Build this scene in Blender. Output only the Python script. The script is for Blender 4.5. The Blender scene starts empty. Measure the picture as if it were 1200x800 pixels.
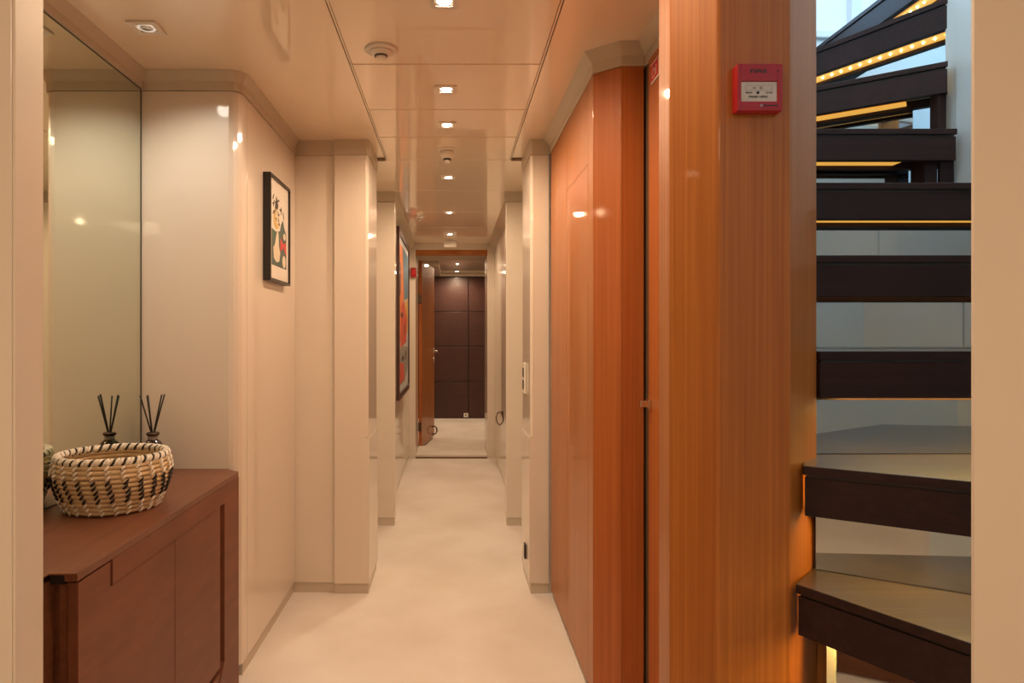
import bpy, bmesh, math, random
from mathutils import Vector, Matrix
random.seed(7)
PI = math.pi
EYE = 1.19
sc = bpy.context.scene
COL = sc.collection
# ---------------------------------------------------------------- camera
cam_d = bpy.data.cameras.new('camera'); cam = bpy.data.objects.new('camera', cam_d); COL.objects.link(cam)
cam.location = (0, 0, EYE); cam.rotation_euler = (PI/2, 0, 0)
cam_d.sensor_width = 36; cam_d.lens = 24; cam_d.shift_x = 70/1200; cam_d.shift_y = -6/1200
cam_d.clip_start = 0.05; sc.camera = cam
# ---------------------------------------------------------------- world and exposure
w = bpy.data.worlds.new('world'); sc.world = w; w.use_nodes = True
w.node_tree.nodes['Background'].inputs[0].default_value = (0.55, 0.75, 1, 1)
w.node_tree.nodes['Background'].inputs[1].default_value = 0.3
sc.view_settings.view_transform = 'Standard'; sc.view_settings.look = 'None'
sc.view_settings.exposure = 1.0; sc.view_settings.gamma = 1.0
WARM = (1.0, 0.70, 0.455)
SPOT_W = 12.5
def spot(x, y, z, power, color=WARM, tilt=(0, 0), size=165, blend=1.0, radius=.025):
    l = bpy.data.lights.new('spot_lamp', 'SPOT'); l.energy = power; l.color = color
    l.spot_size = math.radians(size); l.spot_blend = blend; l.shadow_soft_size = radius
    o = bpy.data.objects.new('spot_lamp', l); COL.objects.link(o); o.location = (x, y, z)
    o.rotation_euler = (tilt[0], tilt[1], 0); return o
def area(x, y, z, rot, sx, sy, power, color):
    l = bpy.data.lights.new('area_lamp', 'AREA'); l.shape = 'RECTANGLE'; l.size = sx; l.size_y = sy
    l.energy = power; l.color = color
    o = bpy.data.objects.new('area_lamp', l); COL.objects.link(o); o.location = (x, y, z); o.rotation_euler = rot
    return o
# daylight through the stairwell window on the back wall, just in front of its pane
area(1.85, 2.86, EYE+1.78, (-PI/2, 0, 0), 1.4, .9, 24, (0.38, 0.68, 1.0))
# the stairwell's own ceiling lamps
area(1.0, 1.25, EYE+2.95, (0, 0, 0), .5, .5, 15, (1.0, .93, .84))
area(0, -1.0, EYE+.90, (0, 0, 0), 1.2, .6, 7, (1.0, 0.72, 0.50))  # unseen soft wash added behind the camera to brighten faces turned towards it

# ---------------------------------------------------------------- materials
MATS = {}
def nodes(name):
    m = bpy.data.materials.new(name); m.use_nodes = True
    nt = m.node_tree; b = nt.nodes['Principled BSDF']; MATS[name] = m
    return m, nt, b
def rgb(c):
    return (c[0], c[1], c[2], 1)
def srgb(r, g, b):
    f = lambda v: (v/255/12.92) if v/255 <= .04045 else ((v/255+.055)/1.055)**2.4
    return (f(r), f(g), f(b))
def plain(name, col, rough=.5, metal=0, coat=0, coat_rough=.05, emit=None, es=0, var=.04, scale=6, spec=.5):
    m, nt, b = nodes(name)
    tc = nt.nodes.new('ShaderNodeTexCoord'); n = nt.nodes.new('ShaderNodeTexNoise'); n.inputs['Scale'].default_value = scale
    n.inputs['Detail'].default_value = 3
    nt.links.new(tc.outputs['Object'], n.inputs['Vector'])
    r = nt.nodes.new('ShaderNodeValToRGB')
    r.color_ramp.elements[0].position = .3; r.color_ramp.elements[1].position = .7
    r.color_ramp.elements[0].color = rgb([c*(1-var) for c in col]); r.color_ramp.elements[1].color = rgb([min(1, c*(1+var)) for c in col])
    nt.links.new(n.outputs['Fac'], r.inputs['Fac']); nt.links.new(r.outputs['Color'], b.inputs['Base Color'])
    b.inputs['Roughness'].default_value = rough; b.inputs['Metallic'].default_value = metal
    b.inputs['Coat Weight'].default_value = coat; b.inputs['Coat Roughness'].default_value = coat_rough
    b.inputs['Specular IOR Level'].default_value = spec
    if emit:
        b.inputs['Emission Color'].default_value = rgb(emit); b.inputs['Emission Strength'].default_value = es
    return m
def wood(name, c1, c2, c3, rough=.35, coat=.4, coat_rough=.08, stretch=(170, 170, 1.2), bump=.05, spec=.5, large=(3, 3, .6)):
    m, nt, b = nodes(name)
    tc = nt.nodes.new('ShaderNodeTexCoord')
    mp = nt.nodes.new('ShaderNodeMapping'); mp.inputs['Scale'].default_value = stretch
    n = nt.nodes.new('ShaderNodeTexNoise'); n.inputs['Scale'].default_value = 1.0; n.inputs['Detail'].default_value = 5; n.inputs['Roughness'].default_value = .65
    nt.links.new(tc.outputs['Object'], mp.inputs['Vector']); nt.links.new(mp.outputs['Vector'], n.inputs['Vector'])
    mp2 = nt.nodes.new('ShaderNodeMapping'); mp2.inputs['Scale'].default_value = large
    n2 = nt.nodes.new('ShaderNodeTexNoise'); n2.inputs['Scale'].default_value = 2.0
    nt.links.new(tc.outputs['Object'], mp2.inputs['Vector']); nt.links.new(mp2.outputs['Vector'], n2.inputs['Vector'])
    mx = nt.nodes.new('ShaderNodeMath'); mx.operation = 'MULTIPLY_ADD'; mx.inputs[1].default_value = .7; 
    m3 = nt.nodes.new('ShaderNodeMath'); m3.operation = 'MULTIPLY'; m3.inputs[1].default_value = .3
    nt.links.new(n2.outputs['Fac'], m3.inputs[0]); nt.links.new(n.outputs['Fac'], mx.inputs[0]); nt.links.new(m3.outputs[0], mx.inputs[2])
    r = nt.nodes.new('ShaderNodeValToRGB'); e = r.color_ramp.elements
    e[0].position = .33; e[0].color = rgb(c1); e[1].position = .68; e[1].color = rgb(c3)
    k = e.new(.5); k.color = rgb(c2)
    nt.links.new(mx.outputs[0], r.inputs['Fac']); nt.links.new(r.outputs['Color'], b.inputs['Base Color'])
    bp = nt.nodes.new('ShaderNodeBump'); bp.inputs['Strength'].default_value = bump; bp.inputs['Distance'].default_value = .002
    nt.links.new(n.outputs['Fac'], bp.inputs['Height']); nt.links.new(bp.outputs['Normal'], b.inputs['Normal'])
    b.inputs['Roughness'].default_value = rough; b.inputs['Coat Weight'].default_value = coat; b.inputs['Coat Roughness'].default_value = coat_rough; b.inputs['Specular IOR Level'].default_value = spec
    return m
M = {}
M['cream'] = plain('cream_lacquer', (.72, .645, .545), .34, coat=.7, coat_rough=.045, var=.015, scale=2)
M['cream2'] = plain('cream_trim', (.58, .51, .40), .38, coat=.2, coat_rough=.15, var=.015, scale=2)
M['ceil'] = plain('ceiling_lacquer', (.90, .76, .59), .3, coat=1, coat_rough=.02, var=.015, scale=2)
M['gap'] = plain('joint_shadow_brown', (.16, .09, .045), .8)
M['stairwall'] = plain('stairwell_lacquer', (.66, .69, .68), .35, coat=.2, coat_rough=.15, var=.015)
M['cherry'] = wood('cherry_veneer', (.30, .092, .014), (.385, .125, .021), (.475, .172, .032), .5, .3, .04, spec=.3)
M['cherry_dark'] = wood('cherry_veneer_end', (.36, .10, .02), (.44, .13, .03), (.52, .17, .04), .5, .25, .06, spec=.3)
M['wenge'] = wood('wenge_veneer', (.013, .004, .0035), (.023, .0075, .0065), (.038, .013, .011), .6, 0, .2, (1.2, 90, 90), .1, .3)
M['wenge_top'] = wood('wenge_tread_top', (.04, .03, .026), (.06, .045, .04), (.09, .07, .06), .28, .5, .2, (2, 90, 90), .08)
M['mahog'] = wood('dark_mahogany', (.12, .038, .016), (.16, .053, .023), (.21, .073, .034), .42, .2, .2, (60, 2, 60), .04)
M['mahog_v'] = wood('dark_mahogany_doors', (.135, .042, .017), (.165, .052, .022), (.20, .064, .028), .55, .04, .25, (25, 4, 25), .03)
M['wall_dark'] = wood('dark_wall_veneer', (.034, .010, .006), (.048, .014, .009), (.064, .019, .012), .4, .2, .15, (2, 60, 60), .04)
M['mirror'] = plain('mirror_glass', (.74, .79, .69), .012, 1, var=0)
M['mirror_edge'] = plain('mirror_edge', (.08, .07, .05), .3, .5)
M['riser'] = plain('riser_mirror', (.52, .55, .54), .03, 1, var=0)
M['chrome'] = plain('brushed_chrome', (.72, .70, .66), .22, 1, var=.02)
M['brass'] = plain('brass_channel', (.75, .45, .12), .3, 1, var=.05)
M['bronze'] = plain('dark_bronze', (.10, .07, .05), .3, .9)
M['black'] = plain('black_lacquer', (.012, .010, .009), .35)
M['white'] = plain('white_plastic', (.78, .74, .66), .4)
M['red'] = plain('red_plastic', (.36, .004, .010), .4, coat=.15, coat_rough=.1)
M['redsign'] = plain('red_sign_print', (.55, .015, .02), .4)
M['paper'] = plain('label_paper', (.62, .58, .52), .5)
M['ink'] = plain('black_ink', (.02, .015, .015), .5)
M['lamp'] = plain('lamp_glow', (1, 1, 1), .3, emit=(1, .84, .64), es=28, var=0)
M['lamp_dim'] = plain('lamp_reflector', (.8, .78, .74), .12, 1, emit=(1, .85, .7), es=.25)
M['led'] = plain('led_bead', (1, .9, .6), .3, emit=(1, .70, .25), es=9, var=0)
M['ledstrip'] = plain('led_diffuser', (1, .7, .25), .4, emit=(1, .48, .07), es=.36, var=.1, scale=20)
M['ledstrong'] = plain('led_diffuser_lower', (1, .7, .25), .4, emit=(1, .60, .13), es=20, var=.1, scale=20)
M['pane'] = plain('daylit_frosted_pane', (.25, .35, .45), .3, emit=(.60, .80, 1.0), es=.40, var=.0)
M['glassdark'] = plain('dark_glass', (.012, .010, .010), .05, coat=1)
M['ribbon'] = plain('grey_ribbon', (.28, .25, .23), .5)
M['reed'] = plain('black_reed', (.012, .010, .009), .7)
M['straw'] = wood('straw_coil', (.50, .35, .18), (.62, .46, .26), (.74, .58, .36), .75, 0, .3, (30, 30, 160), .4)
M['straw_in'] = M['straw']
M['st_white'] = plain('white_cord', (.80, .74, .63), .7, var=.08, scale=90)
M['st_black'] = plain('black_cord', (.012, .011, .014), .7)
M['mat_white'] = plain('picture_mat', (.74, .70, .62), .6, coat=.3)
for nm, c in dict(a_teal=(.035, .085, .08), a_red=(.55, .035, .03), a_ochre=(.60, .42, .14), a_cream=(.70, .62, .46), a_black=(.02, .015, .012), a_green=(.03, .16, .06),
                  b_orange=(.75, .22, .05), b_coral=(.65, .10, .06), b_blue=(.10, .22, .32), b_grey=(.30, .31, .28), b_yellow=(.70, .42, .10), b_pale=(.55, .60, .62)).items():
    M[nm] = plain(nm[2:]+'_print_'+nm[0], c, .5, coat=.3, var=.1, scale=20)
def carpet():
    m, nt, b = nodes('cream_carpet')
    tc = nt.nodes.new('ShaderNodeTexCoord')
    n = nt.nodes.new('ShaderNodeTexNoise'); n.inputs['Scale'].default_value = 2.2; n.inputs['Detail'].default_value = 6
    n2 = nt.nodes.new('ShaderNodeTexNoise'); n2.inputs['Scale'].default_value = 350
    nt.links.new(tc.outputs['Object'], n.inputs['Vector']); nt.links.new(tc.outputs['Object'], n2.inputs['Vector'])
    r = nt.nodes.new('ShaderNodeValToRGB'); e = r.color_ramp.elements
    e[0].position = .35; e[0].color = (.68, .62, .55, 1); e[1].position = .62; e[1].color = (.79, .74, .68, 1)
    nt.links.new(n.outputs['Fac'], r.inputs['Fac']); nt.links.new(r.outputs['Color'], b.inputs['Base Color'])
    bp = nt.nodes.new('ShaderNodeBump'); bp.inputs['Strength'].default_value = .35; bp.inputs['Distance'].default_value = .004
    nt.links.new(n2.outputs['Fac'], bp.inputs['Height']); nt.links.new(bp.outputs['Normal'], b.inputs['Normal'])
    b.inputs['Roughness'].default_value = .95; b.inputs['Sheen Weight'].default_value = .2
    return m
M['carpet'] = carpet()

# ---------------------------------------------------------------- helpers (z given relative to the eye, H)
def new(): return bmesh.new()
def box(bm, x0, x1, y0, y1, h0, h1, mi=0, bev=0):
    vs = [bm.verts.new((x, y, h+EYE)) for x in (x0, x1) for y in (y0, y1) for h in (h0, h1)]
    fs = [(0, 1, 3, 2), (4, 6, 7, 5), (0, 4, 5, 1), (2, 3, 7, 6), (0, 2, 6, 4), (1, 5, 7, 3)]
    faces = [bm.faces.new([vs[i] for i in f]) for f in fs]
    for f in faces: f.material_index = mi
    if bev: bmesh.ops.bevel(bm, geom=list({e for f in faces for e in f.edges}), offset=bev, segments=2, affect='EDGES', profile=.5, clamp_overlap=True)
def prism(bm, pts, h0, h1, mi=0):
    a = [bm.verts.new((x, y, h0+EYE)) for x, y in pts]; b = [bm.verts.new((x, y, h1+EYE)) for x, y in pts]
    n = len(pts); fs = [bm.faces.new(a), bm.faces.new(b)]
    for i in range(n): fs.append(bm.faces.new((a[i], a[(i+1) % n], b[(i+1) % n], b[i])))
    for f in fs: f.material_index = mi
    return fs
def extrude_poly(bm, pts3, off, mi=0):
    """closed polygon of 3-D points (H in z) pushed along off"""
    a = [bm.verts.new((p[0], p[1], p[2]+EYE)) for p in pts3]
    b = [bm.verts.new((p[0]+off[0], p[1]+off[1], p[2]+off[2]+EYE)) for p in pts3]
    n = len(a); fs = [bm.faces.new(a), bm.faces.new(b)]
    for i in range(n): fs.append(bm.faces.new((a[i], a[(i+1) % n], b[(i+1) % n], b[i])))
    for f in fs: f.material_index = mi
def lathe(bm, cx, cy, prof, seg=32, mi=0, rx=1, ry=1):
    rings = []
    for r, h in prof:
        rings.append([bm.verts.new((cx+r*rx*math.cos(2*PI*k/seg), cy+r*ry*math.sin(2*PI*k/seg), h+EYE)) for k in range(seg)])
    for a, b in zip(rings, rings[1:]):
        for k in range(seg):
            f = bm.faces.new((a[k], a[(k+1) % seg], b[(k+1) % seg], b[k])); f.material_index = mi; f.smooth = True
    for rg in (rings[0], rings[-1]):
        f = bm.faces.new(rg); f.material_index = mi
def tube(bm, pts, r, seg=8, mi=0, closed=False, smooth=True):
    """tube through world points given with H"""
    P = [Vector((p[0], p[1], p[2]+EYE)) for p in pts]; n = len(P); rings = []
    for i in range(n):
        if closed: t = P[(i+1) % n]-P[i-1]
        else: t = P[min(i+1, n-1)]-P[max(i-1, 0)]
        t.normalize(); up = Vector((0, 0, 1)) if abs(t.z) < .9 else Vector((1, 0, 0))
        u = t.cross(up).normalized(); v = u.cross(t)
        rr = r[i] if isinstance(r, (list, tuple)) else r
        rings.append([bm.verts.new(P[i]+(u*math.cos(2*PI*k/seg)+v*math.sin(2*PI*k/seg))*rr) for k in range(seg)])
    rng = range(n) if closed else range(n-1)
    for i in rng:
        a, b = rings[i], rings[(i+1) % n]
        for k in range(seg):
            f = bm.faces.new((a[k], a[(k+1) % seg], b[(k+1) % seg], b[k])); f.smooth = smooth; f.material_index = mi
    if not closed:
        for rg in (rings[0], rings[-1]): bm.faces.new(rg).material_index = mi
def base_of(o):
    v = Vector((0, 0, 0))
    while o: v += o.location; o = o.parent
    return v
def obj(name, bm, mat, parent=None, bev=0, loc=None):
    bmesh.ops.recalc_face_normals(bm, faces=bm.faces)
    me = bpy.data.meshes.new(name)
    off = base_of(parent) if parent else Vector((0, 0, 0))
    if loc is None and not parent:
        xs = [v.co for v in bm.verts]; loc = Vector(((min(c.x for c in xs)+max(c.x for c in xs))/2, (min(c.y for c in xs)+max(c.y for c in xs))/2, min(c.z for c in xs)))
    if loc is None: loc = Vector((0, 0, 0))
    for v in bm.verts: v.co -= off+Vector(loc)
    bm.to_mesh(me); bm.free()
    for m in (mat if isinstance(mat, (list, tuple)) else [mat]): me.materials.append(M[m])
    o = bpy.data.objects.new(name, me); COL.objects.link(o); o.location = loc
    if parent: o.parent = parent
    if bev:
        md = o.modifiers.new('bevel', 'BEVEL'); md.width = bev; md.segments = 2; md.limit_method = 'ANGLE'; md.angle_limit = .6
    return o
def empty(name, x, y, h, label=None, cat=None, group=None, kind=None):
    o = bpy.data.objects.new(name, None); COL.objects.link(o); o.location = (x, y, h+EYE); o.empty_display_size = .05
    if label: o['label'] = label
    if cat: o['category'] = cat
    if group: o['group'] = group
    if kind: o['kind'] = kind
    return o
def tag(o, label, cat, group=None):
    o['label'] = label; o['category'] = cat
    if group: o['group'] = group
    return o
def struct(name, label=None, cat=None, x=0, y=0, h=-1.19):
    return empty(name, x, y, h, label, cat, kind='structure')
def B(name, mat, parent, *a, bev=0):
    bm = new(); box(bm, *a); return obj(name, bm, mat, parent, bev)
def P(name, mat, parent, pts, h0, h1, bev=0):
    bm = new(); prism(bm, pts, h0, h1); return obj(name, bm, mat, parent, bev)
FL = -1.19; CE = .91

# ---------------------------------------------------------------- floor
bm = new(); box(bm, -1.75, 2.9, -2.7, 10.2, FL-.05, FL)
o = obj('floor', bm, 'carpet'); o['kind'] = 'structure'; o['label'] = 'cream carpet running the whole length of the corridor'; o['category'] = 'floor'
# ---------------------------------------------------------------- ceiling
ceiling = struct('ceiling', 'glossy cream corridor ceiling of flat lacquered panels', 'ceiling', 0, 3, CE)
PX0, PX1 = -.345, .304
B('ceiling_backing', 'gap', ceiling, PX0-.03, PX1+.03, .9, 6.66, CE+.012, CE+.03)
B('ceiling_slab', 'ceil', ceiling, -1.3, PX0, .72, 3.517, CE, CE+.04)
B('ceiling_slab', 'ceil', ceiling, PX1, .67, 1.384, 3.517, CE, CE+.04)
B('ceiling_slab', 'ceil', ceiling, PX1, .72, .72, 1.16, CE, CE+.04)
B('ceiling_slab', 'ceil', ceiling, PX1, .39, 1.16, 1.384, CE, CE+.04)
seams = [.72, 2.282, 2.737, 3.118, 3.517]
for i in range(4):
    g = .0105
    for xa in (PX0+.003, PX1-.003-.0055): B('joint_bead', 'ceil', ceiling, xa, xa+.0055, seams[i]+.002, seams[i+1]-.002, CE+.001, CE+.02)
    B('ceiling_panel', 'ceil', ceiling, PX0+g, PX1-g, seams[i]+.0035, seams[i+1]-.0035, CE-.001, CE+.02, bev=.0015)
seams = [3.517, 4.26, 5.0, 5.70, 6.68]
for i in range(4):
    B('ceiling_panel', 'ceil', ceiling, -.70, .70, seams[i]+.0035, seams[i+1]-.0035, CE-.001, CE+.02, bev=.0015)
B('ceiling_slab', 'ceil', ceiling, -1.75, 1.75, -2.7, .60, CE, CE+.04)
B('ceiling_slab', 'ceil', ceiling, -1.45, 1.35, 7.18, 10.1, CE, CE+.04)
# ---------------------------------------------------------------- left wall of the corridor
wl = struct('wall_left', 'cream lacquered left wall with pillars and crown moulding', 'wall', -.9, 2.5)
B('wall_panel', 'cream', wl, -1.16, -1.085, .72, 2.42, FL, CE)                      # behind the mirror
arc = [(-.77, 2.35)] + [(-.77+.04*math.sin(a), 2.395-.045*math.cos(a)) for a in (PI/8, PI/4, 3*PI/8)] + [(-.73, 2.395)]
P('wall_panel', 'cream', wl, [(-1.07, 2.35)] + arc + [(-.73, 2.425), (-.80, 2.425), (-.80, 2.40), (-1.07, 2.40)], -1.14, .843)
B('wall_panel', 'cream', wl, -.80, -.73, 2.429, 3.17, -1.14, .843, bev=.001)
P('crown_moulding', 'cream2', wl, [(-1.07, 2.345), (-.768, 2.345)] + [(-.768+.043*math.sin(a), 2.39-.045*math.cos(a)) for a in (PI/8, PI/4, 3*PI/8)] + [(-.725, 2.395), (-.725, 3.165), (-.80, 3.165), (-.80, 2.42), (-1.07, 2.42)], .845, CE)
# cove between wall and ceiling
B('crown_moulding', 'cream2', wl, -1.085, -1.062, .72, 2.345, .852, CE)
B('baseboard', 'cream2', wl, -.80, -.738, 2.40, 3.17, FL, -1.142)
def cove(parent, path, hlow, out, flip):
    """triangular cove swept along a path in plan; out = how far it reaches over the ceiling"""
    bm = new(); rings = []
    n = len(path)
    for i, p in enumerate(path):
        d = []
        if i: d.append(Vector((p[0]-path[i-1][0], p[1]-path[i-1][1])).normalized())
        if i < n-1: d.append(Vector((path[i+1][0]-p[0], path[i+1][1]-p[1])).normalized())
        nn = [Vector((-v.y, v.x))*flip for v in d]; m = sum(nn, Vector((0, 0))).normalized(); m = m/max(.3, m.dot(nn[0]))
        sec = [(0, hlow), (.25, hlow+(CE-hlow)*.28), (.62, hlow+(CE-hlow)*.62), (1, CE-.0005), (0, CE-.0005)]
        rings.append([bm.verts.new((p[0]+m.x*out*a, p[1]+m.y*out*a, hh+EYE)) for a, hh in sec])
    for a, b in zip(rings, rings[1:]):
        for k in range(5): bm.faces.new((a[k], a[(k+1) % 5], b[(k+1) % 5], b[k]))
    bm.faces.new(rings[0]); bm.faces.new(rings[-1])
    return obj('cove_moulding', bm, 'cream2', parent)
cove(wl, [(-1.0615, .75), (-1.0615, 2.3445), (-.768, 2.3445)] + [(-.768+.043*math.sin(a), 2.39-.0455*math.cos(a)) for a in (PI/8, PI/4, 3*PI/8)] + [(-.7245, 2.395), (-.7245, 3.165)], .876, .018, -1)
def pillar(x0, x1, side, parent):
    """x1 = inner (corridor) face; above H -.467 the inner corner is chamfered"""
    y0, y1 = 3.155, 3.50
    s = -side
    P('pillar_shaft', 'cream', parent, [(x0, y0), (x1-s*.020, y0), (x1-s*.020, y1), (x0, y1)], -1.142, .838)
    P('corner_post', 'cream', parent, [(x1-s*.020, y0), (x1, y0), (x1, y1), (x1-s*.020, y1)], -1.142, -.468)
    P('corner_moulding', 'cream', parent, [(x1-s*.020, y0+.001), (x1-s*.016, y0+.001), (x1-s*.005, y0+.012), (x1-s*.005, y1), (x1-s*.020, y1)], -.466, .838, bev=.001)
    P('pillar_crown', 'cream2', parent, [(x0, y0-.003), (x1-s*.012, y0-.003), (x1, y0+.012), (x1, y1), (x0, y1)], .84, CE, bev=.001)
    P('baseboard', 'cream2', parent, [(x0, y0+.006), (x1-s*.006, y0+.006), (x1-s*.006, y1), (x0, y1)], FL, -1.144)
pillar(-.545, -.383, -1, wl)
B('wall_panel', 'cream', wl, -.80, -.548, 3.172, 3.25, -1.142, .838)
B('crown_moulding', 'cream2', wl, -.80, -.548, 3.170, 3.25, .84, CE, bev=.001)
B('baseboard', 'cream2', wl, -.80, -.548, 3.176, 3.25, FL, -1.144)
B('wall_panel', 'cream', wl, -.72, -.62, 3.50, 4.29, FL, CE)
# second jamb and far stretch
def jamb(x_in, side, parent):
    s = -side
    xo = x_in-s*.30
    a, b = sorted((x_in, xo))
    P('pillar_shaft', 'cream', parent, [(a, 4.29), (b, 4.29), (b, 4.37), (a, 4.37)], -1.142, .845, bev=.003)
    a2, b2 = sorted((x_in+s*.004, xo))
    P('pillar_crown', 'cream2', parent, [(a2, 4.285), (b2, 4.285), (b2, 4.37), (a2, 4.37)], .847, CE, bev=.001)
    a3, b3 = sorted((x_in-s*.005, xo))
    P('baseboard', 'cream2', parent, [(a3, 4.295), (b3, 4.295), (b3, 4.37), (a3, 4.37)], FL, -1.144)
jamb(-.359, -1, wl)
B('wall_panel', 'cream', wl, -.66, -.42, 4.37, 6.67, -1.142, .845)
B('baseboard', 'cream2', wl, -.66, -.428, 4.37, 6.67, FL, -1.144)
bm = new(); extrude_poly(bm, [(-.66, 4.37, .847), (-.415, 4.37, .847), (-.37, 4.37, .88), (-.36, 4.37, CE), (-.66, 4.37, CE)], (0, 2.30, 0)); obj('cove_moulding', bm, 'cream2', wl)
# foreground left jamb (door opening we look through)
trim = struct('trim_1', 'cream left jamb of the opening at the edge of the picture', 'door jamb', -.7, .65)
B('jamb_panel', 'cream', trim, -1.75, -.4345, .674, .72, FL, CE, bev=.0015)
B('jamb_lining', 'cream', trim, -.4340, -.4315, .6745, .72, FL, CE)
trim = struct('trim_2', 'cream right jamb of the opening beside the staircase', 'door jamb', .9, .62)
B('jamb_panel', 'cream', trim, .5177, 1.75, .677, .681, FL, CE)
trim = struct('trim_3', 'cream lintel over the opening above the picture', 'lintel', 0, .66, .8)
B('lintel', 'cream', trim, -.4315, .5177, .675, .70, CE-.02, CE+.04)
# ---------------------------------------------------------------- right wall
wr = struct('wall_right', 'glossy cherry wood right wall with cream crown and cream pillars', 'wall', .6, 2.4)
B('wood_panel', 'cherry', wr, .4525, .50, 2.1945, 2.2755, -1.16, .842, bev=.001)
B('wood_panel', 'cherry', wr, .4525, .50, 2.2785, 2.698, .575, .842, bev=.001)
B('wood_panel', 'cherry', wr, .4525, .50, 2.2785, 2.698, -1.16, .5738, bev=.001)
B('wood_panel', 'cherry', wr, .4525, .50, 2.702, 3.125, -1.16, .842, bev=.001)
B('toe_board', 'cream2', wr, .468, .50, 2.21, 3.14, FL, -1.162)
B('joint_backing', 'gap', wr, .501, .53, 2.22, 3.14, FL, .842)
P('corner_panel', 'cherry_dark', wr, [(.4525, 2.194), (.5275, 2.131), (.5275, 2.19), (.4985, 2.194)], -1.18, .842, bev=.001)
P('corner_panel', 'cherry_dark', wr, [(.5285, 2.130), (.598, 2.130), (.598, 2.18), (.5285, 2.18)], -1.18, .842, bev=.001)
B('door_recess_lining', 'gap', wr, .606, .66, 2.05, 2.18, FL, .85)
P('crown_moulding', 'cream2', wr, [(.449, 3.15), (.449, 2.191), (.527, 2.126), (.602, 2.126), (.602, 1.38), (.66, 1.38), (.66, 2.22), (.52, 2.22), (.52, 3.15)], .843, CE, bev=.0015)
cove(wr, [(.4505, 3.15), (.4505, 2.1925), (.5275, 2.1275), (.6005, 2.1275), (.6005, 1.39)], .872, .028, -1)
pillar(.447, .356, 1, wr)
B('wall_panel', 'cream', wr, .449, .53, 3.17, 3.50, FL, CE)
B('wall_panel', 'cream', wr, .60, .70, 3.50, 4.29, FL, CE)
jamb(.338, 1, wr)
B('wall_panel', 'cream', wr, .41, .66, 4.37, 6.67, -1.142, .845)
B('baseboard', 'cream2', wr, .418, .66, 4.37, 6.67, FL, -1.144)
bm = new(); extrude_poly(bm, [(.66, 4.37, .847), (.405, 4.37, .847), (.36, 4.37, .88), (.35, 4.37, CE), (.66, 4.37, CE)], (0, 2.30, 0)); obj('cove_moulding', bm, 'cream2', wr)
# the wood clad column between corridor and staircase
colm = struct('wall_right_column', 'faceted cherry wood column carrying the red fire call point', 'column', .54, 1.26)
cp = [(.683, 1.279), (.584, 1.18), (.46, 1.18), (.396, 1.244), (.396, 1.31), (.46, 1.374)]
P('wood_cladding', 'cherry', colm, cp+[(.60, 1.376), (.645, 1.376), (.645, 1.33)], FL, CE+.5, bev=.003)
B('wood_panel', 'cherry', colm, .686, .71, 1.284, 1.296, FL, -.53)
# ---------------------------------------------------------------- recessed door in the right wall
d2 = struct('door_2', 'cherry wood side door set back behind the faceted column', 'door', .62, 1.75)
B('door_leaf', 'cherry_dark', d2, .600, .64, 1.38, 2.085, -1.17, .842, bev=.001)
bm = new(); box(bm, .590, .600, 2.050, 2.078, -.215, -.190); box(bm, .566, .592, 2.052, 2.070, -.213, -.194, bev=.002)
obj('latch', bm, 'chrome', d2, bev=.001)
# sign above the door
sg = empty('fire_sign', .599, 2.005, .756, 'small red and white fire safety sign high on the recessed cherry door', 'sign')
B('sign_plate', 'white', sg, .5965, .5995, 1.955, 2.052, .755, .813)
B('red_field', 'redsign', sg, .5957, .5966, 1.975, 2.049, .760, .809)
bm = new()
tube(bm, [(.5955, 2.03, .768), (.5955, 2.034, .785), (.5955, 2.022, .800), (.5955, 2.020, .785), (.5955, 2.008, .793), (.5955, 2.003, .775), (.5955, 2.012, .767)], .0012, 6, closed=True)
tube(bm, [(.5955, 1.995, .768), (.5955, 1.995, .795)], .0012, 6); obj('sign_symbol', bm, 'white', sg)
# ---------------------------------------------------------------- door at the end and the room beyond
d1 = struct('door_1', 'open orange wooden door at the far end of the corridor', 'door', 0, 6.9)
B('door_frame', 'cream', d1, -.66, -.358, 6.67, 7.20, FL, CE, bev=.002)
B('door_frame', 'cream', d1, .342, .66, 6.67, 7.20, FL, CE, bev=.002)
B('door_frame', 'cream', d1, -.358, .342, 6.67, 7.20, .845, CE)
B('door_header', 'cherry', d1, -.358, .342, 6.675, 6.74, .795, .845, bev=.002)
B('door_header', 'cream2', d1, -.358, .342, 6.742, 7.20, .80, .845, bev=.002)
bm = new(); box(bm, -.357, .341, 6.665, 7.18, FL, -1.150); obj('door_sill', bm, 'carpet', d1, bev=.006)
B('door_sill_gasket', 'gap', d1, -.357, .341, 6.655, 6.672, FL, -1.176)
hx, hy = -.322, 7.215; ang = math.atan2(.112, .80); ux, uy = math.sin(ang), math.cos(ang); nx, ny = uy, -ux
def on_leaf(u, n): return (hx+ux*u+nx*n, hy+uy*u+ny*n)
lw = .80
P('door_leaf', 'cherry', d1, [on_leaf(0, 0), on_leaf(lw, 0), on_leaf(lw, -.032), on_leaf(0, -.032)], -1.165, .80, bev=.003)
P('door_edge', 'cherry_dark', d1, [on_leaf(-.003, .0), on_leaf(0, .0), on_leaf(0, -.032), on_leaf(-.003, -.032)], -1.16, .80)
bm = new()
a = on_leaf(.73, 0); b_ = on_leaf(.73, .05); c_ = on_leaf(.60, .052); tube(bm, [(a[0], a[1], -.17), (b_[0], b_[1], -.17)], .011); tube(bm, [(b_[0], b_[1], -.17), (c_[0], c_[1], -.17)], .011)
b_ = on_leaf(.73, .012); tube(bm, [(a[0], a[1], -.17), (b_[0], b_[1], -.17)], .026, 16)
obj('lever_handle', bm, 'chrome', d1)
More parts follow.
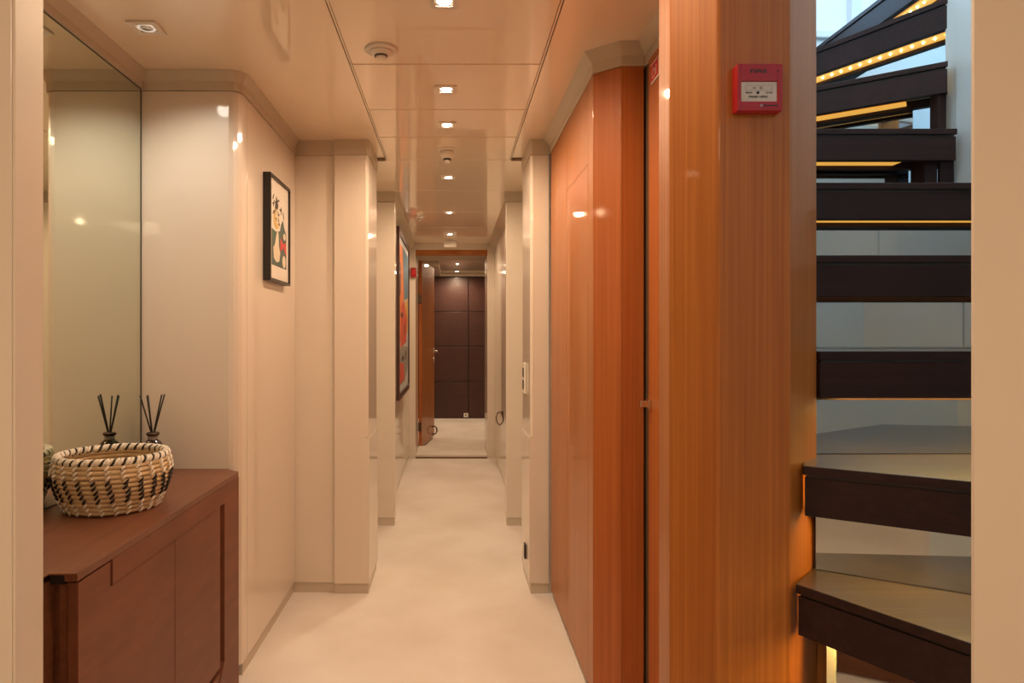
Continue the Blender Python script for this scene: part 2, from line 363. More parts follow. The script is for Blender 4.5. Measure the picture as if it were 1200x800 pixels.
bm = new(); b_ = on_leaf(.73, .014); tube(bm, [(a[0], a[1], -.27), (b_[0], b_[1], -.27)], .026, 16); obj('lock_rose', bm, 'chrome', d1)
for h in (.42, -.93):
    B('hinge', 'bronze', d1, -.357, -.325, 7.188, 7.222, h-.07, h+.02)
bm = new(); c0 = on_leaf(.66, .02)
tube(bm, [(c0[0]+.035*math.cos(t)*nx, c0[1]+.035*math.cos(t)*ny, -1.08+.045*math.sin(t)) for t in [2*PI*k/24 for k in range(24)]], .008, 8, closed=True)
obj('ring_pull', bm, 'bronze', d1)
wb = struct('wall_back', 'dark brown panelled wall of the room beyond the open door', 'wall', 0, 9.95)
B('wall_backing', 'black', wb, -1.4, 1.3, 9.93, 10.0, FL, .867)
xs = [-1.35, -.62, .235, 1.25]; zs = [-1.185, -.659, -.145, .358, .865]
for i in range(3):
    for j in range(4):
        B('wall_panel', 'wall_dark', wb, xs[i]+.005, xs[i+1]-.005, 9.90, 9.93, zs[j]+.005, zs[j+1]-.005, bev=.003)
B('crown_moulding', 'cream', wb, -1.4, 1.3, 9.84, 10.0, .868, CE, bev=.01)
wbl = struct('wall_far_left', 'cream left wall of the room beyond the door', 'wall', -1.4, 8.5)
B('wall_panel', 'cream', wbl, -1.45, -1.4, 7.2, 10.0, FL, CE)
B('wall_panel', 'cream', wbl, -1.45, -.66, 7.15, 7.2, FL, CE)
wbr = struct('wall_far_right', 'cream right wall of the room beyond the door', 'wall', 1.3, 8.5)
B('wall_panel', 'cream', wbr, 1.3, 1.35, 7.2, 10.0, FL, CE)
B('wall_panel', 'cream', wbr, .66, 1.35, 7.15, 7.2, FL, CE)
tr = struct('trim_4', 'stepped cream cove on the far room ceiling', 'ceiling cove', -.5, 9, CE)
B('cove_moulding', 'cream', tr, -.9, -.16, 8.3, 9.8, .86, CE, bev=.01)
tr['label'] = 'stepped cream cove on the far room ceiling above the open door'
so = empty('wall_socket', .215, 9.895, -1.14, 'tiny pale green wall socket low on the dark panelled wall', 'socket')
B('socket_plate', 'white', so, .165, .232, 9.888, 9.90, -1.172, -1.112, bev=.002)
B('socket_insert', 'ribbon', so, .185, .212, 9.884, 9.889, -1.152, -1.130)
# room behind the camera (seen only in mirrors)
wf = struct('wall_front', 'cream walls of the lobby on the near side of the opening', 'wall', 0, -2.6)
B('wall_panel', 'cream', wf, -1.75, 1.75, -2.7, -2.64, FL, CE)
B('wall_panel', 'cream', wf, -1.75, -1.69, -2.64, .65, FL, CE)
B('wall_panel', 'cream', wf, 1.69, 1.75, -2.64, .62, FL, CE)

# ---------------------------------------------------------------- stairwell shell
sw = struct('wall_stairwell', 'pale blue grey lacquered walls around the staircase', 'wall', 1.5, 2)
B('wall_panel', 'stairwall', sw, .548, 2.9, .682, .71, FL, 3.0)
B('wall_panel', 'stairwall', sw, 1.43, 1.47, .71, 1.168, FL, 3.0, bev=.0015)
B('wall_panel', 'stairwall', sw, 1.43, 1.47, 1.172, 1.94, FL, 3.0, bev=.0015)
B('joint_backing', 'gap', sw, 1.472, 1.476, 1.15, 1.19, FL, 3.0)
B('wall_panel', 'stairwall', sw, 1.434, 1.478, 1.94, 1.985, FL, 3.0)
B('wall_panel', 'stairwall', sw, 1.481, 2.9, 1.945, 1.985, .812, 3.0, bev=.002)
B('wall_panel', 'stairwall', sw, 1.481, 2.9, 1.945, 1.985, FL, .808, bev=.002)
B('wall_panel', 'stairwall', sw, .645, .668, 1.38, 2.94, FL, CE+.04)
B('wall_panel', 'stairwall', sw, .645, .668, .71, 2.94, CE+.04, 3.0)
B('wall_panel', 'stairwall', sw, .645, .685, 2.22, 2.94, CE, CE+.04)
B('wall_panel', 'stairwall', sw, .66, 1.6, 2.92, 2.98, FL, 1.28)
B('wall_panel', 'stairwall', sw, 1.604, 2.9, 2.92, 2.98, FL, 1.28)
B('wall_panel', 'stairwall', sw, 2.60, 2.9, 2.92, 2.98, 1.28, 3.0)
B('wall_panel', 'stairwall', sw, .66, 1.1, 2.92, 2.98, 1.28, 3.0)
B('wall_panel', 'stairwall', sw, 1.1, 2.6, 2.92, 2.98, 2.3, 3.0)
B('wall_panel', 'stairwall', sw, 2.86, 2.9, 1.98, 2.95, FL, 3.0)
B('stairwell_ceiling', 'stairwall', sw, .64, 2.9, .68, 2.98, 3.0, 3.05)
w1 = struct('window_1', 'bright blue daylit window high in the stairwell', 'window', 1.8, 2.95, 1.28)
B('window_pane', 'pane', w1, 1.12, 1.70, 2.945, 2.955, 1.30, 2.28)
B('window_pane', 'pane', w1, 1.74, 2.58, 2.945, 2.955, 1.30, 2.28)
B('window_frame', 'stairwall', w1, 1.70, 1.74, 2.905, 2.96, 1.30, 2.28, bev=.004)
B('window_frame', 'stairwall', w1, 1.1, 2.6, 2.90, 2.96, 1.27, 1.30, bev=.004)

# ---------------------------------------------------------------- staircase
st = empty('staircase', 1.05, 1.5, FL, 'open winding staircase of dark wenge treads with amber strip lighting', 'staircase')
FH = .088
def tread(L, R, H, back, led=True, led_off=.03, beads=False, ledw=.018, led_t=(0.0, 1.0)):
    """L,R front edge; back = [R_back, L_back]"""
    d = Vector((R[0]-L[0], R[1]-L[1])); ln = d.length; e = d.normalized(); n = Vector((-e.y, e.x))   # n points away from the viewer
    bm = new(); prism(bm, [L, R]+back, H-.016, H)
    bm.faces.ensure_lookup_table()
    t = obj('tread', bm, ['wenge', 'wenge_top'], st, bev=.0015)
    for f in t.data.polygons:
        if abs(f.normal.z) > .9 and f.center.z > 0 and f.center.z+st.location.z > H+EYE-.004: f.material_index = 1
    def q(u, v): return (L[0]+e.x*u+n.x*v, L[1]+e.y*u+n.y*v)
    bm = new(); prism(bm, [q(.002, .003), q(ln-.002, .003), q(ln-.002, .024), q(.002, .024)], H-FH, H-.0205)
    obj('fascia', bm, 'wenge', t, bev=.001)
    bm = new(); prism(bm, [q(.006, .006), q(ln-.006, .006), q(ln-.006, .022), q(.006, .022)], H-.0205, H-.016); obj('shadow_groove', bm, 'black', t)
    # soffit box between fascia and riser
    bm = new(); prism(bm, [q(.002, .026), q(ln-.002, .026), q(ln-.002, led_off), q(.002, led_off)], H-FH+.006, H-.018); obj('channel_front', bm, 'brass', t)
    bm = new(); prism(bm, [q(.002, led_off+ledw), q(ln-.002, led_off+ledw), q(ln-.002, led_off+ledw+.022), q(.002, led_off+ledw+.022)], H-FH-.007, H-.018); obj('soffit_bar', bm, 'wenge', t)
    if led:
        a, b = (led_t[0] if H > 0 else .06)*ln+.01, led_t[1]*ln-.01
        bm = new(); prism(bm, [q(a, led_off), q(b, led_off), q(b, led_off+ledw), q(a, led_off+ledw)], H-FH+.003, H-FH+.010); s = obj('light_strip', bm, 'ledstrong' if H < 0 else 'ledstrip', t)
        if beads:
            bm = new(); k = a+.01
            while k < b:
                p = q(k, led_off+ledw*.35); lathe(bm, p[0], p[1], [(.0018, H-FH-.002), (.0034, H-FH), (.0034, H-FH+.004)], 8); k += .032
            obj('led_beads', bm, 'led', s)['kind'] = 'stuff'
    else:
        bm = new(); prism(bm, [q(.01, led_off), q(ln-.01, led_off), q(ln-.01, led_off+ledw), q(.01, led_off+ledw)], H-FH+.010, H-FH+.016); obj('soffit', bm, 'wenge', t)
    return t
def riser(p, q, h0, h1):
    d = Vector((q[0]-p[0], q[1]-p[1])).normalized(); n = Vector((-d.y, d.x))
    P('mirror_riser', 'riser', st, [p, q, (q[0]+n.x*.006, q[1]+n.y*.006), (p[0]+n.x*.006, p[1]+n.y*.006)], h0-.004, h1)
    P('riser_joint', 'black', st, [(p[0]-n.x*.003, p[1]-n.y*.003), (q[0]-n.x*.003, q[1]-n.y*.003), (q[0]-n.x*.0002, q[1]-n.y*.0002), (p[0]-n.x*.0002, p[1]-n.y*.0002)], h0-.002, h0+.0008)
T = {0: -.628, 1: -.4275, 2: -.2275, 3: -.0275, 4: .1725, 5: .3695, 6: .580, 7: .781, 8: .980, 9: 1.18}
tread((.56, 1.10), (.70, .74), -1.03+.2-.001, [(.86, .74), (.66, 1.16)])
tread((.52, 1.06), (.64, .74), -1.03, [(.72, .74), (.58, 1.12)])
tread((.575, 1.155), (.775, .74), T[0], [(.93, .716), (.668, 1.17)])
tread((.594, 1.18), (.840, .742), T[1], [(1.156, .952), (.670, 1.264)])
tread((.617, 1.20), (1.112, .875), T[2], [(1.42, .93), (1.42, 1.327), (.684, 1.327)])
tread((.684, 1.27), (1.42, 1.27), T[3], [(1.42, 1.545), (.684, 1.545)], led_off=.028)
tread((.684, 1.45), (1.42, 1.45), T[4], [(1.42, 1.735), (.684, 1.735)], led_off=.045, ledw=.02)
tread((.684, 1.64), (1.42, 1.64), T[5], [(1.42, 2.025), (.684, 2.025)], led_off=.028, ledw=.04)
tread((.684, 1.905), (1.41, 1.905), T[6], [(1.41, 2.02), (.95, 2.42), (.684, 2.42)], led_off=.035, ledw=.04, led_t=(0, .83))
tread((.872, 2.325), (1.405, 1.934), T[7], [(1.43, 2.03), (1.09, 2.65), (.872, 2.65)], led_off=.05, ledw=.04, led_t=(0, .86))
tread((1.055, 2.66), (1.432, 1.975), T[8], [(1.51, 2.03), (1.51, 2.80), (1.055, 2.80)], led_off=.035, ledw=.05, beads=True)
tread((1.485, 2.80), (1.497, 2.00), T[9], [(1.75, 2.0), (1.85, 2.80)], led_off=.035, ledw=.05, beads=True)
riser((.655, 1.172), (.92, .716), T[0], T[1]-.02)
riser((.668, 1.254), (1.15, .945), T[1], T[2]-.02)
riser((.684, 1.322), (1.42, 1.322), T[2], T[3]-.02)
riser((.684, 1.54), (1.42, 1.54), T[3], T[4]-.02)
riser((.684, 1.73), (1.42, 1.73), T[4], T[5]-.02)
riser((.684, 2.02), (1.35, 2.02), T[5], T[6]-.02)
riser((.93, 2.425), (1.40, 2.075), T[6], T[7]-.02)
B('newel_post', 'wenge', st, 1.335, 1.372, 1.93, 1.99, T[5], T[6]-.018, bev=.002)
B('newel_post', 'wenge', st, 1.375, 1.415, 1.925, 1.935, T[5], T[6]-.018, bev=.001)
B('newel_post', 'wenge', st, 1.392, 1.415, 1.955, 1.99, T[6], T[7]-.018, bev=.001)
P('glass_edge_trim', 'stairwall', st, [(.672, 1.262), (.688, 1.252), (.692, 1.262), (.676, 1.272)], T[1], T[2]-.02)
P('glass_edge_trim', 'stairwall', st, [(.646, 1.178), (.655, 1.168), (.660, 1.176), (.651, 1.186)], T[0], T[1]-.02)

# ---------------------------------------------------------------- downlights
def downlight(x, y, label, power=SPOT_W, on=True, size=.078, h=CE, tilt=(0, 0), group=None):
    t = empty('recessed_downlight', x, y, h, label, 'downlight', group)
    bm = new(); s = size/2; r = .62*s
    for (a, b, c, d) in ((-s, s, -s, -r), (-s, s, r, s), (-s, -r, -r, r), (r, s, -r, r)):
        box(bm, x+a, x+b, y+c, y+d, h-.0055, h-.0008)
    obj('frame', bm, 'white', t)
    bm = new(); lathe(bm, x, y, [(r, h-.003), (r*.9, h-.0015), (r*.88, h-.0012)], 24); obj('reflector', bm, 'lamp_dim', t)
    if on:
        bm = new(); lathe(bm, x, y, [(r*.82, h-.0031), (r*.6, h-.0055), (r*.2, h-.0062)], 24); obj('bulb', bm, 'lamp', t)
    else:
        bm = new(); lathe(bm, x, y, [(r*.7, h-.0031), (r*.5, h-.0055), (r*.1, h-.0062)], 24); obj('bulb', bm, 'chrome', t)
    if power and on:
        spot(x, y, h+EYE-.010, power, size=177, blend=.6)
    elif power: spot(x, y, h+EYE-.02, power, color=(1, .90, .76), tilt=tilt, size=110, blend=1)
    return t
DL = [(1.85, 'lit square downlight at the very top edge of the picture'), (2.51, 'lit square downlight on the wide panel behind the big smoke detector'),
      (2.93, 'lit square downlight just before the second smoke detector'), (3.90, 'lit square downlight just beyond the second smoke detector'),
      (5.00, 'lit square downlight halfway along the narrow corridor stretch'), (6.07, 'last lit square downlight before the end door')]
for y, lb in DL: downlight(-.022, y, lb)
downlight(-.9, 2.01, 'unlit looking tilted downlight in a square frame over the sideboard', power=5, on=False, size=.085, tilt=(math.radians(22), math.radians(-4)))
downlight(-.02, 1.12, 'lit square downlight just above the top edge of the picture, nearest the opening', power=SPOT_W)
downlight(.065, 8.56, 'nearer lit downlight in the room beyond the end door', power=25)
downlight(.065, 9.52, 'farther lit downlight against the dark panelled wall', power=25)
downlight(-.75, -.6, 'downlight in the near lobby left of the camera', power=13)
downlight(.75, -.6, 'downlight in the near lobby right of the camera', power=13)
# ---------------------------------------------------------------- ceiling devices
def smoke(x, y, label, r=.05, drop=.03):
    t = empty('smoke_detector', x, y, CE, label, 'smoke detector')
    bm = new(); lathe(bm, x, y, [(r, CE), (r, CE-.006), (r*.9, CE-.010), (r*.78, CE-.011)], 40); obj('base_ring', bm, 'white', t)
    bm = new(); lathe(bm, x, y, [(r*.74, CE-.010), (r*.72, CE-drop*.6), (r*.5, CE-drop*.85), (r*.42, CE-drop*.87)], 40); obj('housing', bm, 'white', t)
    bm = new(); lathe(bm, x, y, [(r*.40, CE-drop*.86), (r*.40, CE-drop*1.0)], 24); obj('sensor_slot', bm, 'ink', t)
    bm = new(); lathe(bm, x, y, [(r*.34, CE-drop*1.0), (r*.34, CE-drop*1.1), (r*.28, CE-drop*1.22)], 24); obj('cap', bm, 'white', t)
smoke(-.225, 2.16, 'round white smoke detector on the nearest ceiling panel, left of centre', .052, .026)
smoke(-.025, 3.32, 'deep white smoke detector hanging in the middle of the ceiling', .048, .055)
smoke(-.245, 5.15, 'small white ceiling sensor near the left wall before the abstract painting', .04, .03)
t = empty('hanging_sign', -.02, 6.42, .84, 'blank pale rectangular sign plate hung from the ceiling before the end door', 'sign')
B('plate', 'white', t, -.078, .040, 6.405, 6.425, .838, .900, bev=.003)
B('bracket', 'cream2', t, -.05, .015, 6.40, 6.43, .900, .9085, bev=.001)
for (a, b, y, lb) in ((-.392, -.345, 3.51, 'left'), (.304, .36, 3.51, 'right')):
    t = empty('ceiling_slot', (a+b)/2, y, CE, 'thin dark slot at the %s end of the ceiling joint above the pillars' % lb, 'ceiling slot')
    B('slot', 'gap', t, a, b, y-.03, y+.02, CE-.004, CE-.0005)
# ---------------------------------------------------------------- fire call points
fc = empty('fire_call_point', .522, 1.18, .382, 'red fire call point mounted on the cherry wood column', 'fire alarm')
X0, X1, Y, H0, H1 = .483, .5615, 1.158, .382, .4635
bm = new(); box(bm, X0, X1, Y+.004, 1.18, H0, H1); obj('back_box', bm, 'red', fc, bev=.003)
bm = new(); gx0, gx1, gh0, gh1 = .4905, .5525, .3985, .433
for a in ((X0+.001, gx0, H0+.001, H1-.001), (gx1, X1-.001, H0+.001, H1-.001), (gx0, gx1, H0+.001, gh0), (gx0, gx1, gh1, H1-.001)): box(bm, a[0], a[1], Y, Y+.005, a[2], a[3])
obj('front_cover', bm, 'red', fc, bev=.0006)
pn = B('break_panel', 'paper', fc, gx0+.0005, gx1-.0005, Y+.0025, Y+.0045, gh0+.0005, gh1-.0005)
def text(s, x, y, h, size, mat, parent, name, extr=.0002, bold=False):
    c = bpy.data.curves.new(name, 'FONT'); c.body = s; c.size = size; c.extrude = extr; c.align_x = 'CENTER'; c.align_y = 'CENTER'
    if bold: c.offset = size*.02
    tmp = bpy.data.objects.new('tmp', c); COL.objects.link(tmp)
    bpy.context.view_layer.update()
    me = bpy.data.meshes.new_from_object(tmp.evaluated_get(bpy.context.evaluated_depsgraph_get()))
    bpy.data.objects.remove(tmp)
    me.materials.clear(); me.materials.append(M[mat])
    o = bpy.data.objects.new(name, me); COL.objects.link(o); o.rotation_euler = (PI/2, 0, 0)
    o.location = Vector((x, y, h+EYE))-base_of(parent); o.parent = parent; return o
t = text('FIRE', .5195, Y-.0003, .4495, .0085, 'ink', fc, 'fire_lettering', bold=True); t.scale = (1.9, 1, 1)
text('BREAK', .5045, Y+.0022, .4140, .0040, 'ink', pn, 'panel_lettering')
text('GLASS', .5385, Y+.0022, .4140, .0040, 'ink', pn, 'panel_lettering')
text('PRESS HERE', .520, Y+.0022, .4070, .0045, 'ink', pn, 'panel_lettering', bold=True).scale = (1.4, 1, 1)
bm = new(); tube(bm, [(.5195, Y+.0026, .4140), (.5195, Y+.0018, .4140)], .0025, 16); obj('black_dot', bm, 'ink', pn)
bm = new()
for a in ((.4985, .5435, .4265, .4268), (.4985, .5435, .4180, .4183), (.4985, .4988, .4180, .4268), (.5432, .5435, .4180, .4268)): box(bm, a[0], a[1], Y+.0022, Y+.0026, a[2], a[3])
box(bm, .5225, .5275, Y+.0022, Y+.0026, .4200, .4245); box(bm, .511, .516, Y+.0022, Y+.0026, .4205, .4235)
obj('panel_frame_print', bm, 'ribbon', pn)
bm = new(); tube(bm, [(.5245, Y+.001, .3915), (.5245, Y-.0006, .3915)], .0024, 16); obj('key_hole', bm, 'ribbon', fc)
bm = new(); tube(bm, [(.5305, Y+.001, .3915), (.5305, Y-.0003, .3915)], .0020, 16); box(bm, .534, .5535, Y-.0003, Y+.001, .3905, .3925); obj('maker_mark', bm, 'ink', fc)
bm = new(); tube(bm, [(.5525, Y+.001, .4505), (.5525, Y-.0004, .4505)], .0016, 12); obj('indicator', bm, 'ink', fc)
fc2 = empty('fire_call_point', -.376, 6.65, .575, 'small red fire call point on the cream frame left of the end door', 'fire alarm')
B('back_box', 'red', fc2, -.402, -.350, 6.635, 6.669, .575, .668, bev=.003)
B('break_panel', 'redsign', fc2, -.392, -.360, 6.631, 6.636, .60, .645)
# ---------------------------------------------------------------- switch plate, ring pulls
t = empty('light_switch', .36, 3.40, -.29, 'white light switch plate on the inner face of the right pillar', 'light switch')
B('switch_plate', 'white', t, .351, .3600, 3.33, 3.41, -.28, -.13, bev=.002)
B('rocker', 'ink', t, .348, .3512, 3.35, 3.39, -.2, -.155, bev=.001); B('rocker', 'ink', t, .348, .3512, 3.35, 3.39, -.26, -.215, bev=.001)
t = empty('door_catch', .35, 3.40, -1.05, 'small black catch low on the inner face of the right pillar', 'door catch')
B('catch', 'ink', t, .347, .3565, 3.28, 3.32, -1.07, -1.0, bev=.002)
bm = new(); tube(bm, [(.382+.026*math.cos(a), 5.5-.02*math.cos(a), -.66+.05*math.sin(a)) for a in [2*PI*k/28 for k in range(28)]], .0045, 8, closed=True)
box(bm, .395, .410, 5.48, 5.52, -.63, -.60)
tag(obj('ring_pull', bm, 'bronze'), 'round bronze ring pull on the glossy right wall of the far stretch', 'ring pull')
# ---------------------------------------------------------------- pictures
def flat(bm, pts, x, t=.0006, mi=0):
    extrude_poly(bm, [(x, p[0], p[1]) for p in pts], (t, 0, 0), mi)
def blob(cy, ch, ry, rh, n=20, tw=0): return [(cy+ry*math.cos(2*PI*k/n)*(1+tw*math.sin(3*2*PI*k/n)), ch+rh*math.sin(2*PI*k/n)) for k in range(n)]
pic = empty('framed_print', -.715, 2.79, .217, 'black framed print with white mat on the left wall, teal, red and ochre shapes', 'picture')
ya, yb, ha, hb = 2.632, 2.955, .217, .635; fx = -.70; fw = .011
bm = new()
box(bm, -.73, fx, ya, ya+fw, ha, hb); box(bm, -.73, fx, yb-fw, yb, ha, hb); box(bm, -.73, fx, ya+fw, yb-fw, ha, ha+fw); box(bm, -.73, fx, ya+fw, yb-fw, hb-fw, hb)
obj('frame', bm, 'black', pic)
B('mat', 'mat_white', pic, -.722, -.708, ya+fw, yb-fw, ha+fw, hb-fw)
names = ['a_teal', 'a_red', 'a_ochre', 'a_cream', 'a_black', 'a_green']
bm = new(); x = -.708
def YY(u): return ya+fw+.035+u*(yb-ya-2*fw-.07)
def HH(v): return ha+fw+.055+v*(hb-ha-2*fw-.11)
def uv(l): return [(YY(a), HH(b)) for a, b in l]
flat(bm, uv([(0, 0), (1, 0), (1, .52), (.85, .60), (.75, .70), (.62, .62), (.55, .52), (.3, .48), (0, .50)]), x, .0006, 0)
flat(bm, uv([(.55, .22), (.78, .30), (1, .20), (.98, .40), (.8, .36), (.58, .42)]), x, .0012, 1)
flat(bm, uv([(.08, .24), (.20, .30), (.33, .50), (.42, .48), (.46, .30), (.55, .20), (.48, .08), (.30, .05), (.12, .10)]), x, .0014, 3)
flat(bm, [(YY(a), HH(b)) for a, b in blob(.30, .66, .2, .14)], x, .0012, 2)
flat(bm, [(YY(a), HH(b)) for a, b in blob(.36, .70, .13, .10)], x, .0016, 3)
flat(bm, [(YY(a), HH(b)) for a, b in blob(.82, .10, .12, .09)], x, .0016, 3)
flat(bm, [(YY(a), HH(b)) for a, b in blob(.85, .47, .09, .05)], x, .0016, 3)
flat(bm, uv([(.02, .36), (.14, .42), (.16, .48), (.02, .47)]), x, .0012, 5)
flat(bm, uv([(.20, .80), (.30, .98), (.42, .86), (.36, .80)]), x, .0014, 4)
for k in range(12):
    u = .05+.9*random.random(); v = .72+.26*random.random(); a = random.random()*PI; l = .07; c_, s_ = math.cos(a)*l, math.sin(a)*l*.8
    flat(bm, uv([(u-c_, v-s_), (u+s_*.25, v-c_*.25), (u+c_, v+s_), (u-s_*.25, v+c_*.25)]), x, .0018, 4)
for k in range(9):
    u = .22+.3*random.random(); v = .52+.3*random.random(); a = random.random()*PI; l = .04; c_, s_ = math.cos(a)*l, math.sin(a)*l*.8
    flat(bm, uv([(u-c_, v-s_), (u+s_*.3, v-c_*.3), (u+c_, v+s_), (u-s_*.3, v+c_*.3)]), x, .0020, 4)
obj('print', bm, names, pic)
pic = empty('framed_painting', -.40, 5.56, -.47, 'tall dark framed abstract painting, orange, red and blue, on the far left wall', 'picture')
ya, yb, ha, hb = 4.97, 6.16, -.47, .805; fx = -.385; fw = .05
bm = new()
box(bm, -.42, fx, ya, ya+fw, ha, hb); box(bm, -.42, fx, yb-fw, yb, ha, hb); box(bm, -.42, fx, ya+fw, yb-fw, ha, ha+fw); box(bm, -.42, fx, ya+fw, yb-fw, hb-fw, hb)
obj('frame', bm, 'wall_dark', pic, bev=.002)
B('mat', 'b_pale', pic, -.415, -.396, ya+fw, yb-fw, ha+fw, hb-fw)
names = ['b_orange', 'b_coral', 'b_blue', 'b_grey', 'b_yellow', 'a_black']
bm = new(); x = -.396
def uv(l): return [(ya+fw+.05+a*(yb-ya-2*fw-.1), ha+fw+.05+b*(hb-ha-2*fw-.1)) for a, b in l]
flat(bm, uv([(0, .30), (.5, .34), (.55, 1), (0, 1)]), x, .0008, 0)
flat(bm, uv([(.5, .34), (1, .38), (1, .66), (.6, .60)]), x, .0010, 4)
flat(bm, uv([(.55, .62), (1, .66), (1, 1), (.35, 1)]), x, .0012, 2)
flat(bm, uv([(.15, .26), (.8, .30), (.9, .48), (.5, .62), (.2, .56)]), x, .0014, 1)
flat(bm, uv([(0, 0), (.6, 0), (1, .12), (1, .26), (.4, .27), (0, .25)]), x, .0010, 3)
flat(bm, uv([(0, 0), (.6, .02), (.5, .14), (.1, .16)]), x, .0016, 1)
for (a, b, r1, r2) in ((.3, .5, .12, .02), (.4, .18, .15, .02), (.1, .75, .05, .12), (.6, .4, .04, .05), (.72, .2, .05, .04)):
    flat(bm, uv(blob(a, b, r1, r2)), x, .0020, 5)
obj('print', bm, names, pic)

# ---------------------------------------------------------------- wall mirror
mr = empty('wall_mirror', -1.07, 1.5, -.455, 'large frameless mirror filling the left wall above the sideboard', 'mirror')
B('mirror_glass', 'mirror', mr, -1.084, -1.07, .73, 2.347, -.452, .849)
B('mirror_edge', 'mirror_edge', mr, -1.0705, -1.0685, 2.3440, 2.3485, -.452, .850)
B('mirror_edge', 'mirror_edge', mr, -1.0705, -1.0685, .74, 2.343, .8485, .8515)
# ---------------------------------------------------------------- sideboard
sb = empty('sideboard', -.9, 1.7, FL, 'dark mahogany built-in sideboard with plain doors under the mirror', 'sideboard')
bm = new(); prism(bm, [(-1.068, .74), (-.775, .74), (-.775, 1.31), (-.72, 1.31), (-.72, 2.300), (-.768, 2.332), (-.768, 2.348), (-1.068, 2.348)], -.459, -.455); obj('top', bm, 'mahog', sb, bev=.001)
B('edge_band', 'mahog', sb, -.745, -.7205, 1.312, 2.300, -.471, -.4592)
B('shadow_gap', 'black', sb, -.774, -.7455, 1.3135, 1.325, -.477, -.4592)
B('carcass', 'mahog', sb, -1.065, -.745, 1.34, 2.30, -1.185, -.472)
B('side_panel', 'mahog', sb, -.762, -.740, 1.325, 1.338, -1.185, -.472)
B('carcass', 'mahog', sb, -1.065, -.778, .74, 1.338, -1.185, -.472)
bm = new(); extrude_poly(bm, [(-.722, 1.318, -.476), (-.722, 1.4425, -.476), (-.722, 1.4425, -.528), (-.722, 1.7765, -.528), (-.722, 1.7765, -1.12), (-.722, 1.318, -1.12)], (-.02, 0, 0)); obj('door', bm, 'mahog_v', sb, bev=.0008)
B('door', 'mahog_v', sb, -.742, -.722, 1.7795, 2.125, -1.03, -.528, bev=.0008)
B('door', 'mahog_v', sb, -.742, -.722, 1.7795, 2.125, -1.12, -1.05, bev=.0008).name = 'door_lower_rail'
bm = new(); extrude_poly(bm, [(-.719, 1.4465, -.472), (-.719, 2.30, -.472), (-.719, 2.30, -1.185), (-.719, 1.33, -1.185), (-.719, 1.33, -1.122), (-.719, 2.075, -1.122), (-.719, 2.157, -1.025), (-.719, 2.157, -.5265), (-.719, 1.4465, -.5265)], (-.024, 0, 0)); obj('face_frame', bm, 'mahog_v', sb, bev=.0008)
# ---------------------------------------------------------------- reed diffuser
dx, dy, dh = -.998, 2.275, -.455
df = empty('reed_diffuser', dx, dy, dh, 'dark glass reed diffuser with black reeds in the mirror corner', 'diffuser')
bm = new(); lathe(bm, dx, dy, [(.026, dh), (.034, dh+.008), (.038, dh+.035), (.039, dh+.066), (.036, dh+.088), (.027, dh+.103), (.016, dh+.112), (.013, dh+.130)], 32); obj('bottle', bm, 'glassdark', df)
bm = new(); lathe(bm, dx, dy, [(.0145, dh+.124), (.021, dh+.127), (.021, dh+.134), (.0145, dh+.137), (.006, dh+.137)], 28); obj('collar', bm, 'bronze', df)
bm = new(); lathe(bm, dx, dy, [(.0150, dh+.108), (.0158, dh+.112), (.0158, dh+.122), (.0148, dh+.124)], 28)
pts = []
for k in range(9):
    t_ = k/8; hh = .104-.075*t_; rr = .0215+.0185*min(1, t_*2.2); a_ = -PI/2-.5+1.2*t_
    pts.append((dx+rr*math.cos(a_), dy+rr*math.sin(a_), dh+hh))
tube(bm, pts, .0035, 6); obj('ribbon', bm, 'ribbon', df)
for (ax, ay) in ((-.037, -.012), (-.022, .012), (-.014, -.012), (.030, .0), (.036, .008), (.033, -.01)):
    bm = new(); tube(bm, [(dx-ax*.12, dy-ay*.12, dh+.10), (dx+ax, dy+ay, dh+.258+random.uniform(-.004, .004))], .0026, 8); obj('reed', bm, 'reed', df)
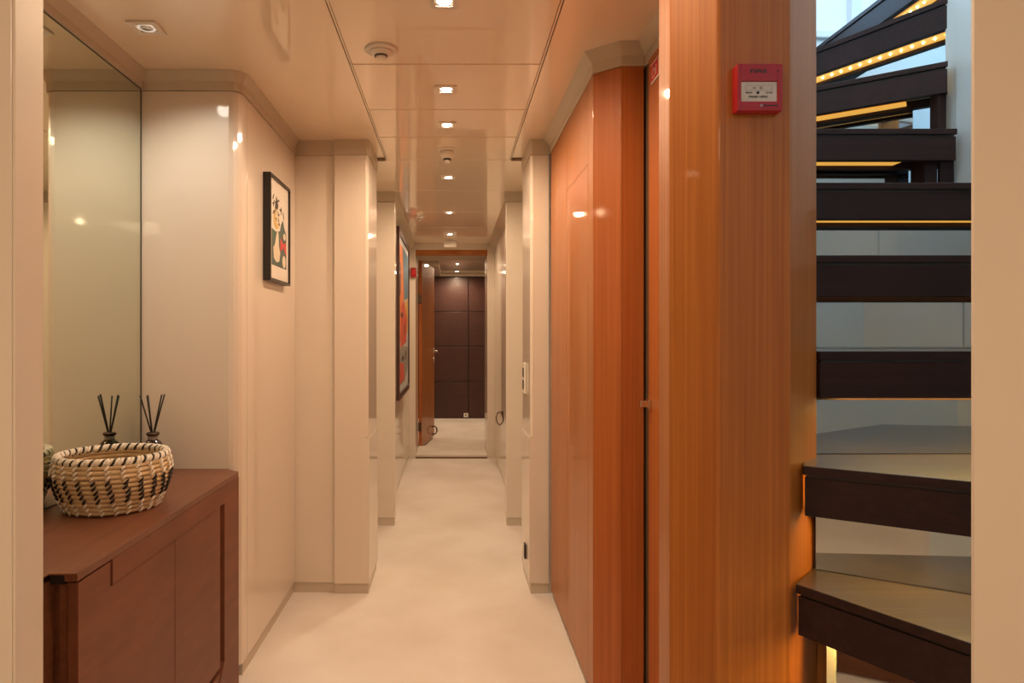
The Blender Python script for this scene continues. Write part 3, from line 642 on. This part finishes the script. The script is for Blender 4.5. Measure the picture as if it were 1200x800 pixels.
# ---------------------------------------------------------------- woven basket
bx, by, bh = -.908, 1.828, -.4538
bk = empty('woven_basket', bx, by, bh, 'round woven straw basket with black and white stitching on the sideboard', 'basket')
RX, RY, HB, NR = .133, .136, .142, 12
def prof(t):   # radius factor by height 0..1
    return .80+.24*math.sin(min(t, .75)/.75*PI/2)-.05*max(0, t-.75)/.25
rowh = HB/NR
for i in range(NR):
    f = prof((i+.5)/NR); h = bh+.0015+rowh*(i+.5); r = rowh*.50 if i < NR-1 else rowh*.62
    bm = new(); tube(bm, [(bx+RX*f*math.cos(a), by+RY*f*math.sin(a), h) for a in [2*PI*k/72 for k in range(72)]], r, 8, closed=True)
    obj('coil', bm, 'straw', bk)
bm = new(); lathe(bm, bx, by, [(.001, bh), (prof(0)*.98, bh), (prof(0), bh+.008), (.001, bh+.008)], 48, rx=RX, ry=RY); obj('basket_base', bm, 'straw', bk)
W_, K_ = new(), new(); NC = 24
def stitch(bm, a, i, slant=.075, r=.0026, out=1.0):
    pts = []
    for k in range(5):
        u = k/4; t_ = (i+u)/NR; f = prof(min(1, t_)); aa = a+slant*(u-.5)
        bul = rowh*(.5+.28*math.sin(PI*u))*out
        pts.append((bx+(RX*f+bul)*math.cos(aa), by+(RY*f+bul)*math.sin(aa), bh+rowh*(i+u)))
    tube(bm, pts, [r*.7, r, r*1.15, r, r*.7], 6)
for c in range(NC):
    a0 = 2*PI*c/NC
    for i in range(NR-1):
        j = NR-1-i          # rows from the top
        a = a0-.018*i+.02*random.uniform(-1, 1)
        black = 4 <= j <= 8
        stitch(K_ if black else W_, a, i, r=.0028 if black else .0027)
NS = 34                     # wrapped rim
for c in range(NS):
    a = 2*PI*c/NS; f = prof(1.0); h = bh+HB-rowh*.4
    for q, tgt in ((0, W_), (.35, W_), (.70, K_)):
        pts = []
        for k in range(7):
            ph = -PI*.65+k/6*PI*1.9; rr = rowh*.66; aa = a+(q+.45*k/6*2)*2*PI/NS
            pts.append((bx+(RX*f+rr*math.cos(ph))*math.cos(aa), by+(RY*f+rr*math.cos(ph))*math.sin(aa), h+rr*math.sin(ph)))
        tube(tgt, pts, .0040 if tgt is W_ else .0030, 6)
o = obj('white_stitching', W_, 'st_white', bk); o['kind'] = 'stuff'
o = obj('black_stitching', K_, 'st_black', bk); o['kind'] = 'stuff'
